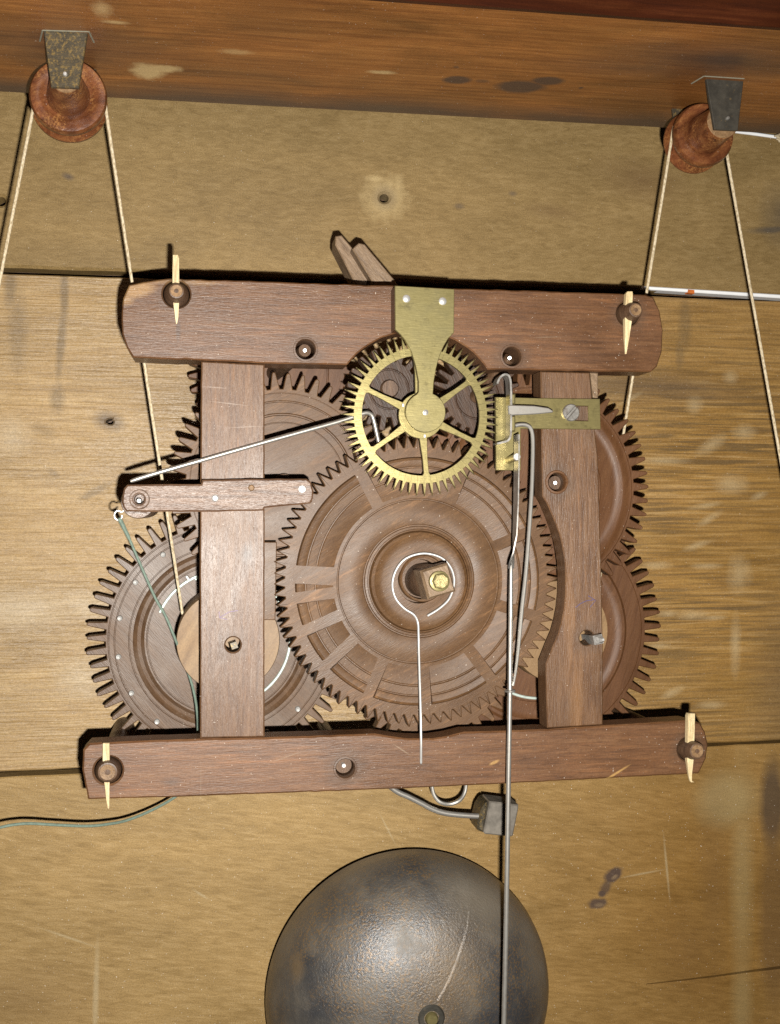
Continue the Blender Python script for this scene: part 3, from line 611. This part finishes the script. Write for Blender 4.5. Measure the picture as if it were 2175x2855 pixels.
# lower right great wheel
g2 = groove(306, 2) + [(262, 0), (254, .0009), (246, .0009), (238, 0), (225, -.0004)] + groove(196, 2)
t, c, k = wheel('great_wheel', 'large brown wooden gear wheel at the lower right behind the right stile', 1499, 1759, HG, 58, 366, 318, 314, g2, M_wheel3, .0048, .02, .24, .62)
cd = P(1560, 1761, .060); kd = W(1, 1560, .060)
MB().lathe(cd.x, cd.z, [(0, HG + .0006), (kd * 60, HG + .0006), (kd * 60, .0485), (kd * 143, .0485), (kd * 143, .0592), (kd * 141, .060), (0, .060)], 90).build('winding_drum', M_drum, t, 40)
ww = [(c.x + k * 186 * math.cos(math.radians(i)), -(HG + .0013), c.z + k * 186 * math.sin(math.radians(i))) for i in range(-118, -60, 4)]
MB().tube(ww, .0006, 8).build('click_wire', M_paleg, t)
e0, e1, e2 = P(1634, 1778, .0605), P(1668, 1783, .0835), P(1682, 1784, .0875)
MB().tube([e0, e1, e1 + (e2 - e1) * .1, e2], [.0024, .0024, .0020, .0006], 4, None, .2).build('winding_square', M_dull, t, 20)
# upper left and upper right wheels
g3 = groove(256, 1.5, .0002) + groove(233, 3) + groove(197, 4, .0007) + groove(174, 2)
t, c, k = wheel('train_wheel', 'brown wooden gear wheel at the upper left behind the left stile', 790, 1352, .050, 47, 312, 268, 262, g3, M_wheel, .0065, .05)
MB().lathe(c.x, c.z, [(k * 30, .003), (k * 30, .055), (k * 14, .0555), (0, .0555)], 28).build('arbor', M_dark, t)
g4 = groove(282, 2) + [(272, 0), (262, .0008), (254, .0008), (246, 0), (238, -.0005), (228, -.0005)] + groove(190, 2)
t, c, k = wheel('train_wheel', 'dark brown wooden gear wheel at the upper right behind the right stile', 1494, 1362, .0470, 52, 335, 290, 286, g4, M_wheel3, .0065, .02)
arbor(t, 1494, 1362, .0465, 1548, 1346, 24)
# wheels seen through and behind
t, c, k = wheel('back_wheel', 'orange brown wooden gear wheel far back under the top bar at left', 765, 1040, .022, 36, 236, 198, 192, groove(150, 3), M_wheel3, .006, .06)
arbor(t, 765, 1040, .0225, 850, 977, 22)
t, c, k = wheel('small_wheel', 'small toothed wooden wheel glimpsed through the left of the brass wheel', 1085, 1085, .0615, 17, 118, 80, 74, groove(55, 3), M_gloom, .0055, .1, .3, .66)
MB().lathe(c.x, c.z, [(k * 26, .003), (k * 26, .0625), (k * 22, .064), (0, .064)], 28).build('arbor', M_dark, t)
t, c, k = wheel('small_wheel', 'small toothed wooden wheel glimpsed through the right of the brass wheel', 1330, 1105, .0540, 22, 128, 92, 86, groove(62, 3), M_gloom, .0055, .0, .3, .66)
arbor(t, 1330, 1105, .0545, 1421, 998, 20)
t, c, k = wheel('rear_wheel', 'brown wooden gear wheel peeping out below the count wheel', 1205, 1840, .0500, 38, 248, 212, 206, groove(150, 3), M_wheel, .006, .05)
MB().lathe(c.x, c.z, [(k * 30, .003), (k * 30, .0505), (0, .0505)], 28).build('arbor', M_dark, t)

# ------------------------------------------------------------------ centre count wheel
h0 = .0630
u0, v0 = 1168, 1620
c = P(u0, v0, h0); k = W(1, u0, h0)
cw = thing('count_wheel', 'big round wooden count wheel with radial slots in the centre', 'count wheel', (c.x, -h0, c.z))
MB().gear(c.x, c.z, 84, k * 374, k * 403, k * 352, h0, .0062, .12, .88, .0, .12).build('toothed_rim', M_wheel, cw, 25)
prof = [(0, h0 - .0062), (k * 352, h0 - .0062), (k * 352, h0), (k * 236, h0 - .0002), (k * 231, h0 - .0001), (k * 229.5, h0 - .0006), (k * 227, h0 - .0006), (k * 225.5, h0), (k * 200, h0 + .0006), (k * 175, h0 + .0007), (k * 159, h0 + .0002), (k * 157, h0 - .0003), (k * 154, h0 - .0003), (k * 152, h0 + .0003), (k * 146, h0 + .0004), (k * 144, h0 - .0002), (k * 141, h0 - .0001), (k * 136, h0 + .0014), (k * 128, h0 + .0019), (k * 118, h0 + .0012), (k * 104, h0 + .0008), (k * 80, h0 + .0011), (k * 62, h0 + .0012), (k * 60, h0 - .003), (0, h0 - .003)]
MB().lathe(c.x, c.z, prof, 180).build('face', M_wheel, cw, 28)
slots = [(118.9, 17), (67.8, 16), (23.6, 16), (-17.1, 16), (-53.5, 17), (-86.8, 16), (-114.8, 16), (-139, 16), (-157.7, 16), (-173, 16), (-183.7, 25)]
rp = [(346, -.0003), (345, .0016), (342, .0023), (336, .0026), (326, .0024), (320, .0021), (318.5, .0014), (316, .0014), (314, .0017), (293, .0014), (291, .0008), (288.5, .0008), (286, .0011), (262, .0006), (238, -.0003)]
sl = sorted([(a % 360, w) for a, w in slots])
for i in range(len(sl)):
    (a, wa), (b, wb) = sl[i], sl[(i + 1) % len(sl)]
    if b < a: b += 360
    m = MB(); n = max(6, int((b - a) / 2.2)); rings = []
    for r, dh in rp:
        t0, t1 = math.radians(a) + math.asin(wa / r), math.radians(b) - math.asin(wb / r)
        rings.append(m.ring([(c.x + k * r * math.cos(t0 + (t1 - t0) * j / n), -(h0 + dh), c.z + k * r * math.sin(t0 + (t1 - t0) * j / n)) for j in range(n + 1)]))
    for p, q in zip(rings, rings[1:]): m.band(p, q, False)
    m.band(rings[-1], rings[0], False)
    for e in (0, n): m.f.append(tuple(r[e] for r in rings))
    m.build('count_ridge', M_wheel, cw, 28)
# centre arbor: wooden pipe, squared end, brass tip
a, b = P(1180, 1617, h0), P(1232, 1621, h0 + .0265)
def axp(t): return a + (b - a) * t
kp = W(48, 1180, h0)
MB().tube([axp(-.3), axp(0), axp(.45), axp(.50)], [kp, kp * .98, kp * .92, kp * .84], 32).build('arbor_pipe', M_dark, cw)
MB().tube([axp(.42), axp(.46), axp(.78), axp(.83)], [kp * .96, kp * 1.20, kp * 1.16, kp * 1.0], 4, None, .26).build('squared_end', M_vane, cw, 20)
MB().tube([axp(.8), axp(.90), axp(.905)], [kp * .58, kp * .56, kp * .50], 24).build('brass_collar', M_brass2, cw)
MB().tube([axp(.88), axp(.99), axp(1.0)], [kp * .46, kp * .44, kp * .36], 7, None, .2).build('brass_tip', M_tip, cw, 20)
MB().lathe(P(1176, 1612, h0).x, P(1176, 1612, h0).z, [(k * 66, h0 - .001), (k * 66, h0 + .0016), (k * 63, h0 + .0021), (k * 58, h0 + .0019), (k * 56, h0 - .001)], 64).build('hub_ring', M_wheel, cw, 40)

wc = [(1192, 1717), (1223, 1698), (1250, 1673), (1263, 1643), (1266, 1612), (1254, 1578), (1226, 1553), (1180, 1543), (1132, 1557), (1104, 1590), (1094, 1630), (1103, 1668), (1127, 1696), (1154, 1714), (1165, 1736), (1167, 1770), (1168, 1823), (1172, 1957), (1174, 2060), (1174, 2126)]
hs = [h0 + .0040] * 15 + [.0680, .0695, .0745, .0768, .0762]
pts = spline([P(u, v, h) for (u, v), h in zip(wc, hs)], 5) + [P(1174, 2131, .0740)]
solo(MB().tube(pts, .00047, 10), 'spring_wire', M_bright, 'bright bent wire looping round the centre arbor and down to the bottom bar', 'wire', P(1174, 2131, .074))

# ------------------------------------------------------------------ escape wheel, bridge, verge and pendulum
he = .0785
c = P(1174.6, 1158.7, he); k = W(1, 1174.6, he)
ew = thing('escapement_gear', 'brass escape wheel with pointed teeth and six spokes', 'escape wheel', (c.x, -he, c.z))
MB().gear(c.x, c.z, 62, k * 190, k * 225, k * 167.5, he, .0013, .03, .50, 0.0, -.06, .0001, .003, False).build('toothed_rim', M_brass, ew, 20)
MB().lathe(c.x, c.z, [(0, he - .0013), (k * 64, he - .0013), (k * 64, he - .0001), (k * 63, he), (0, he)], 64).build('hub', M_brass, ew, 30)
for i in range(6):
    a = math.radians(-84.7 + 60 * i); d = Vector((math.cos(a), math.sin(a))); p = Vector((-d.y, d.x))
    q = [d * k * 60 + p * k * 11, d * k * 60 - p * k * 11, d * k * 120 - p * k * 6.8, d * k * 160 - p * k * 7, d * k * 170 - p * k * 13, d * k * 170 + p * k * 13, d * k * 160 + p * k * 7, d * k * 120 + p * k * 6.8]
    MB().plate([(c.x + w.x, c.z + w.y) for w in q], he - .00005, .0012, [], .0001).build('spoke', M_brass, ew, 20)
c2 = P(1186.6, 1149.6, he + .006)
MB().tube([Vector((c.x, -.045, c.z)), Vector((c.x, -he, c.z)), Vector((c2.x, -he - .004, c2.z))], [.0024, .0022, .0016], 16).build('arbor', M_dksteel, ew)
for (u, v, ru) in ((1124, 1130, 1), (1184, 1216, 1)):
    q = P(u, v, he); MB().plate([(q.x - .0004, q.z - .0006), (q.x + .0004, q.z - .0006), (q.x + .0004, q.z + .0006), (q.x - .0004, q.z + .0006)], he + .0003, .0005, [], .0001).build('key', M_bright, ew, 20)

hbr = HF + .0092
br = thing('escape_bridge', 'olive brass bridge plate over the brass wheel, riveted to the top bar', 'bridge', P(1184, 800, hbr))
bd = [(1186.6 + 56 * math.cos(math.radians(a)), 1149.6 - 56 * math.sin(math.radians(a))) for a in range(68, -250, -6)]
bp = [(1101, 796), (1267, 806), (1266, 928), (1250, 944), (1237, 966), (1226, 992), (1216, 1028), (1210, 1064), (1208.5, 1085)] + bd + [(1167, 1092), (1167, 1064), (1159, 1021), (1147, 981), (1129, 948), (1117, 933), (1102, 919)]
MB().plate(XZ(bp, hbr), hbr, .0012, [], .0002).build('plate', M_brass2, br, 25)
for u, v in ((1133, 833), (1234, 840)):
    q = P(u, v, hbr); kk = W(11, u, hbr)
    MB().lathe(q.x, q.z, [(kk, hbr - .0004), (kk * .98, hbr + .0003), (kk * .7, hbr + .0006), (0, hbr + .0007)], 24).build('rivet', M_bright, br, 40)
q = P(1186.6, 1150, hbr)
MB().lathe(q.x, q.z, [(.0010, hbr - .0014), (.0010, hbr + .0002), (.0006, hbr + .0003), (.0005, hbr + .0006), (0, hbr + .0007)], 16).build('pivot', M_dksteel, br, 40)

hp = HF + .0016
vb = thing('verge_bracket', 'brass bracket with a slotted screw on the right stile', 'bracket', P(1585, 1152, hp))
MB().plate(XZ([(1382, 1107), (1500, 1110), (1673, 1112), (1675, 1197), (1452, 1195), (1452, 1312), (1383, 1311)], hp), hp, .0015, [XZ([(1604, 1131), (1640, 1132), (1641, 1174), (1604, 1173)], hp)], .00015).build('plate', M_brass, vb, 25)
MB().plate(XZ([(1605, 1132), (1639, 1133), (1640, 1173), (1605, 1172)], hp - .0006), hp - .0006, .0008, [], .0001).build('slot_floor', M_dark, vb, 20)
q = P(1590, 1151, hp); kk = W(24, 1590, hp)
def half(sgn):
    o = []; aa = math.radians(48); d = Vector((math.cos(aa), math.sin(aa))); p = Vector((-d.y, d.x)) * sgn
    for i in range(21):
        th = math.asin(.12) + (PI - 2 * math.asin(.12)) * i / 20
        w = d * math.cos(th) * kk + p * math.sin(th) * kk; o.append((q.x + w.x, q.z + w.y))
    return o
m = MB(); m.plate(half(1), hp + .0013, .0013, [], .0003); m.plate(half(-1), hp + .0013, .0013, [], .0003)
m.lathe(q.x, q.z, [(0, hp - .0004), (kk * .92, hp - .0004), (kk * .92, hp + .0005), (0, hp + .0005)], 32)
m.build('screw_head', M_dksteel, vb, 30)
p0, p1 = P(1417, 1283, hp - .0005), P(1440, 1274, hp + .0105)
MB().tube([p0, p1], [.00135, .00125], 20).build('post', M_brass2, vb)
m = MB().tube([p1 - (p1 - p0) * .02, p1 + (p1 - p0).normalized() * .0008], [.0013, .0012], 20); m.build('post_end', M_bright, vb)

vg = thing('verge', 'steel verge strip hooked over the brass wheel with a long crutch wire', 'verge', P(1417, 1150, .08))
path = spline([P(u, v, .0815) for u, v in ((1381, 1072), (1388, 1056), (1400, 1047), (1411, 1049), (1417, 1062), (1419, 1090), (1419.5, 1130), (1419, 1180), (1418, 1215), (1411, 1229), (1398, 1234), (1381, 1238))], 4)
m = MB(); nn = len(path); rings = []
for i, p in enumerate(path):
    tg = (path[min(i + 1, nn - 1)] - path[max(i - 1, 0)]).normalized(); no = Vector((tg.z, 0, -tg.x)) * .00036
    y = Vector((0, .0028, 0)); rings.append(m.ring([p + no - y, p - no - y, p - no + y, p + no + y]))
for p, q in zip(rings, rings[1:]): m.band(p, q)
m.f += [tuple(rings[0]), tuple(rings[-1])]; m.build('pallet_strip', M_dksteel, vg, 40)
for v_, hh in ((1112, 15), (1181, 22)):
    MB().plate(XZ([(1421, v_ - hh), (1438, v_ - hh), (1438, v_ + hh), (1421, v_ + hh)], .0835), .0835, .0045, [], .0005).build('collar', M_brass2, vg, 40)
wd = XZ([(1417, 1131), (1424, 1129), (1490, 1131), (1530, 1137), (1544, 1146), (1541, 1150), (1524, 1152), (1490, 1155), (1425, 1158), (1418, 1154)], .0848)
MB().plate(wd, .0848, .0010, [], .0003).build('wedge', M_steel, vg, 30)
cr = [(1436, 1187), (1450, 1184), (1466, 1185), (1478, 1192), (1484, 1208), (1486, 1240), (1485, 1300), (1482, 1380), (1474, 1500), (1466, 1600), (1455, 1700), (1446, 1800), (1438, 1870), (1431, 1912)]
ch_ = [.0815] * 6 + [.082, .0828, .084, .0848, .0856, .0864, .087, .0874]
MB().tube(spline([P(u, v, h) for (u, v), h in zip(cr, ch_)], 4), [.00075] * 36 + [.00075 - .0004 * max(0, i - 6) / 11 for i in range(17)], 10).build('crutch_wire', M_steel, vg)
q = P(1422, 1926, .0874); lo = [Vector((q.x + .0016 * math.cos(i * PI / 10), q.y + .0016 * math.sin(i * PI / 10), q.z + .0001 * math.cos(i * PI / 10))) for i in range(21)]
MB().tube(lo, .0004, 8).build('crutch_loop', M_dksteel, vg)

pd = thing('pendulum', 'thin steel pendulum rod hanging down in front of the iron bell', 'pendulum', P(1440, 1273, .086))
m = MB(); rings = []
sp = [(1441, 1212, .0028, .0), (1441, 1290, .0028, .0), (1439, 1400, .0028, .0), (1436, 1490, .0028, .05), (1432, 1540, .0022, .35), (1427, 1568, .0014, .9), (1425, 1585, .0009, 1.3)]
for u, v, w, tw in sp:
    p = P(u, v, .0862); ax = Vector((math.sin(tw), math.cos(tw), 0)); ay = Vector((ax.y, -ax.x, 0))
    th_ = .00022 if tw < 1 else .0006
    rings.append(m.ring([p + ax * w + ay * th_, p + ax * w - ay * th_, p - ax * w - ay * th_, p - ax * w + ay * th_]))
for p, q in zip(rings, rings[1:]): m.band(p, q)
m.f += [tuple(rings[0]), tuple(rings[-1])]; m.build('suspension_strip', M_dksteel, pd, 40)
rod = [P(u, v, h) for u, v, h in ((1425.5, 1566, .0864), (1425, 1590, .0868), (1424, 1700, .0872), (1422, 1926, .0874), (1420, 2050, .0874), (1416, 2300, .0870), (1411, 2600, .0862), (1405, 2855, .0855), (1400, 3100, .085))]
MB().tube(rod, [.0003, .0007, .00082, .00085, .00085, .0009, .0009, .0009, .0009], 12).build('rod', M_steel, pd)

# ------------------------------------------------------------------ strike lever and its strap
hs_ = HF + .0062
sb = thing('lever_strap', 'narrow grey brown wooden strap pinned across the left stile', 'strap', P(600, 1389, hs_))
so = [(355, 1351), (450, 1350.5), (561, 1350), (564, 1338), (700, 1335), (855, 1335), (867, 1343), (874, 1370), (873, 1390), (866, 1404), (800, 1410), (738, 1416), (735, 1424), (557, 1427), (450, 1427), (352, 1426), (344, 1415), (340, 1400), (341, 1378), (346, 1362)]
MB().plate(rough(XZ(so, hs_), .003, .00006), hs_, .0061, [hol(388, 1392, 14, hs_)], .0006).build('strap', M_strap, sb, 30)
q = P(389, 1392, hs_); kk = W(1, 389, hs_)
MB().lathe(q.x, q.z, [(kk * 13.5, hs_ - .002), (kk * 14.5, hs_ - .0003), (kk * 28, hs_ + .0001), (kk * 29, hs_ - .0002)], 36).build('bearing_rim', M_dark, sb, 40)
for u, v, r in ((600, 1389, 10), (701, 1360, 9)):
    q = P(u, v, hs_); kk = W(r, u, hs_)
    MB().lathe(q.x, q.z, [(kk, hs_ - .0005), (kk, hs_ + .0002), (kk * .7, hs_ + .0006), (0, hs_ + .0007)], 18).build('pin', M_end if r == 9 else M_dull, sb, 40)
q = P(842, 1364, hs_); kk = W(11, 842, hs_)
m = MB().lathe(q.x, q.z, [(kk, hs_ - .0005), (kk, hs_ + .0005), (kk * .9, hs_ + .0008), (0, hs_ + .0008)], 24); s_ = m.build('screw', M_dull, sb, 40)
for dx in (-.0004, .0004):
    MB().tube([Vector((q.x + dx, -hs_ - .0008, q.z - kk * .75)), Vector((q.x + dx + .0002, -hs_ - .0008, q.z + kk * .75))], .00012, 4).build('slot', M_dark, s_)

lv = thing('strike_lever', 'round wooden lever arbor with a long steel rod at the left', 'lever', P(385, 1399, .074))
q = P(385, 1399, .0742); kk = W(1, 385, .0742)
MB().lathe(q.x, q.z, [(0, .02), (kk * 47, .02), (kk * 47, .0735), (kk * 45, .0742), (0, .0742)], 48).build('arbor', M_strap, lv, 40)
q2 = P(387, 1396, hs_); MB().lathe(q2.x, q2.z, [(kk * 7, .074), (kk * 7, hs_ - .0008), (kk * 5, hs_ - .0004), (0, hs_ - .0003)], 14).build('pivot', M_bright, lv, 40)
rp_ = [(364, 1342, .0785), (420, 1324, .0782), (560, 1284, .0776), (650, 1258, .0770), (738, 1233, .0765), (860, 1199, .0757), (950, 1174, .0751), (1000, 1157, .0748), (1022, 1151, .0746), (1036, 1157, .0742), (1043, 1175, .0738), (1052, 1215, .0730), (1058, 1240, .0725)]
MB().tube(spline([P(*x) for x in rp_], 4), [.00055, .0007] + [.00078] * 47, 12).build('rod', M_steel, lv)
lp = [P(330 + 11 * math.cos(a), 1437 + 13 * math.sin(a), .066) for a in [i * PI / 8 for i in range(15)]] + [P(345, 1425, .066)]
MB().tube(lp, .00032, 8).build('wire_loop', M_bright, lv)

gc = [(332, 1444, .066), (346, 1472, .065), (362, 1505, .064), (393, 1577, .0625), (433, 1667, .0605), (462, 1718, .0595), (490, 1785, .0585), (515, 1850, .052), (535, 1907, .050), (548, 1970, .048), (552, 2040, .046), (545, 2130, .045)]
solo(MB().tube(spline([P(*x) for x in gc], 4), [.0008] * 5 + [.0007] * 3 + [.0005] * 37, 8), 'green_thread', M_green, 'green thread tied to the wire loop and drawn across the left great wheel', 'thread', P(332, 1444, .066))
gt = [(-60, 2322, .046), (0, 2307, .045), (40, 2299, .044), (85, 2296, .043), (160, 2300, .041), (242, 2303, .038), (300, 2298, .035), (354, 2287, .031), (419, 2261, .027), (484, 2225, .024), (540, 2180, .022)]
solo(MB().tube(spline([P(*x) for x in gt], 5), .00055, 8), 'green_thread', M_green, 'loose green thread trailing off to the left below the bottom bar', 'thread', P(0, 2307, .045))

# ------------------------------------------------------------------ fly
fl = thing('fly_vane', 'two short slanted wooden fly vanes standing up behind the top bar', 'fly', P(1010, 780, .045))
def vane(front, hf, th, dz=(0, 0)):
    pts = XZ(front, hf); m = MB()
    return m.plate(pts, hf, th, [], .0004)
vane([(936, 658), (953, 656), (982, 690), (1060, 800), (1030, 830), (990, 790), (935, 682)], .042, .012).build('vane', M_vane, fl, 30)
vane([(982, 694), (1001, 677), (1017, 681), (1100, 780), (1120, 812), (1090, 840), (1050, 805)], .048, .012).build('vane', M_vane, fl, 30)

# ------------------------------------------------------------------ bell and hammer
hb0 = .020
c = P(1140, 2772, hb0); R = W(397, 1140, hb0)
bl = thing('bell', 'large dark rusty cast iron bell at the bottom', 'bell', (c.x, 0, c.z))
HB = .040; ap = P(1203, 2839, .0195 + HB); tl = ((ap.x - c.x) / HB, (ap.z - c.z) / HB)
prof = [(R * .985, .016), (R * 1.0, .0165), (R * 1.0, .0195)]
for i in range(1, 19):
    a = i / 18 * PI / 2; prof.append((R * math.cos(a) ** .92 if i < 18 else 0, .0195 + HB * math.sin(a) ** 1.05))
inner = [(0, .0495)] + [(R * .97 * math.cos(i / 10 * PI / 2), .016 + .031 * math.sin(i / 10 * PI / 2)) for i in range(9, -1, -1)]
cxb, czb = c.x, c.z
m = MB(); rings = []
for r, h in prof:
    sx, sz = tl[0] * max(0, h - .0195), tl[1] * max(0, h - .0195)
    rings.append(m.ring([(cxb + sx, -h, czb + sz)] if r < 1e-6 else [(cxb + sx + r * math.cos(i * PI / 64), -h, czb + sz + r * math.sin(i * PI / 64)) for i in range(128)]))
for p, q in zip(rings, rings[1:]):
    if len(q) == 1:
        for i in range(128): m.f.append((p[i], p[(i + 1) % 128], q[0]))
    else: m.band(p, q)
m.build('bowl', M_bell, bl, 50)
def bell_h(x, z):
    h = .045
    for _ in range(25):
        e = h - .0195; r = min(.999, math.hypot(x - cxb - tl[0] * e, z - czb - tl[1] * e) / R)
        h = .5 * h + .5 * (.0195 + HB * math.sqrt(max(0, 1 - r ** (2 / .92))) ** 1.05)
    return h
seam = []
for u, v in ((1308, 2542), (1306, 2570), (1298, 2610), (1282, 2660), (1262, 2715), (1240, 2760), (1222, 2790)):
    h = .04
    for _ in range(6):
        q = P(u, v, h); h = bell_h(q.x, q.z)
    seam.append(P(u, v, h))
MB().tube(spline(seam, 4), [.0006] * 8 + [.0008] * 17, 8, (.25, 1)).build('casting_seam', M_bell, bl)
za = .0195 + HB; MB().lathe(ap.x, ap.z, [(.0052, za - .003), (.0052, za), (.0046, za + .0006), (.0030, za + .0006), (.0030, za - .0004), (0, za - .0004)], 36).build('washer', M_iron2, bl, 40)
MB().lathe(ap.x, ap.z, [(0, .001), (.0025, .001), (.0025, za + .0010), (.0020, za + .0018), (0, za + .0019)], 24).build('screw', M_brass2, bl, 40)
hm = thing('bell_hammer', 'steel bell hammer with curved wire arm and square head under the bottom bar', 'hammer', P(1385, 2280, .035))
hw = [(1040, 2150, .034), (1099, 2202, .034), (1140, 2222, .034), (1176, 2240, .034), (1206, 2256, .034), (1240, 2267, .034), (1290, 2273, .034), (1350, 2276, .034)]
MB().tube(spline([P(*x) for x in hw], 4), .0011, 12).build('arm', M_steel, hm)
q = P(963, 2142, HF); MB().tube([Vector((q.x, -.002, q.z)), Vector((q.x, -.070, q.z))], W(23, 963, HF), 20).build('arbor', M_dark, hm); q = P(959, 2135, HF - .002); MB().tube([Vector((q.x, -.069, q.z)), q], W(5.5, 959, HF), 12).build('pivot', M_bright, hm)
a0 = XZ([(1332, 2252), (1350, 2234), (1452, 2238), (1440, 2290), (1428, 2335), (1345, 2329), (1328, 2312)], .036)
MB().plate(XZ([(1366, 2234), (1446, 2244), (1446, 2254), (1431, 2330), (1427, 2333), (1353, 2326), (1349, 2321)], .038), .038, .011, [], .0005).build('head', M_head, hm, 30)
MB().plate(XZ([(1342, 2258), (1354, 2240), (1362, 2235), (1349, 2322), (1333, 2316), (1331, 2302)], .0360), .0360, .011, [], .0008).build('head_neck', M_iron, hm, 30)
wl = [(1203, 2150, .028), (1205, 2196, .030), (1212, 2220, .031), (1228, 2237, .032), (1253, 2242, .032), (1278, 2234, .032), (1293, 2216, .031), (1299, 2190, .030), (1296, 2150, .028)]
solo(MB().tube(spline([P(*x) for x in wl], 4), .0008, 10), 'wire_loop', M_steel, 'small bent steel wire loop below the bottom bar beside the hammer arm', 'wire', P(1253, 2242, .032))
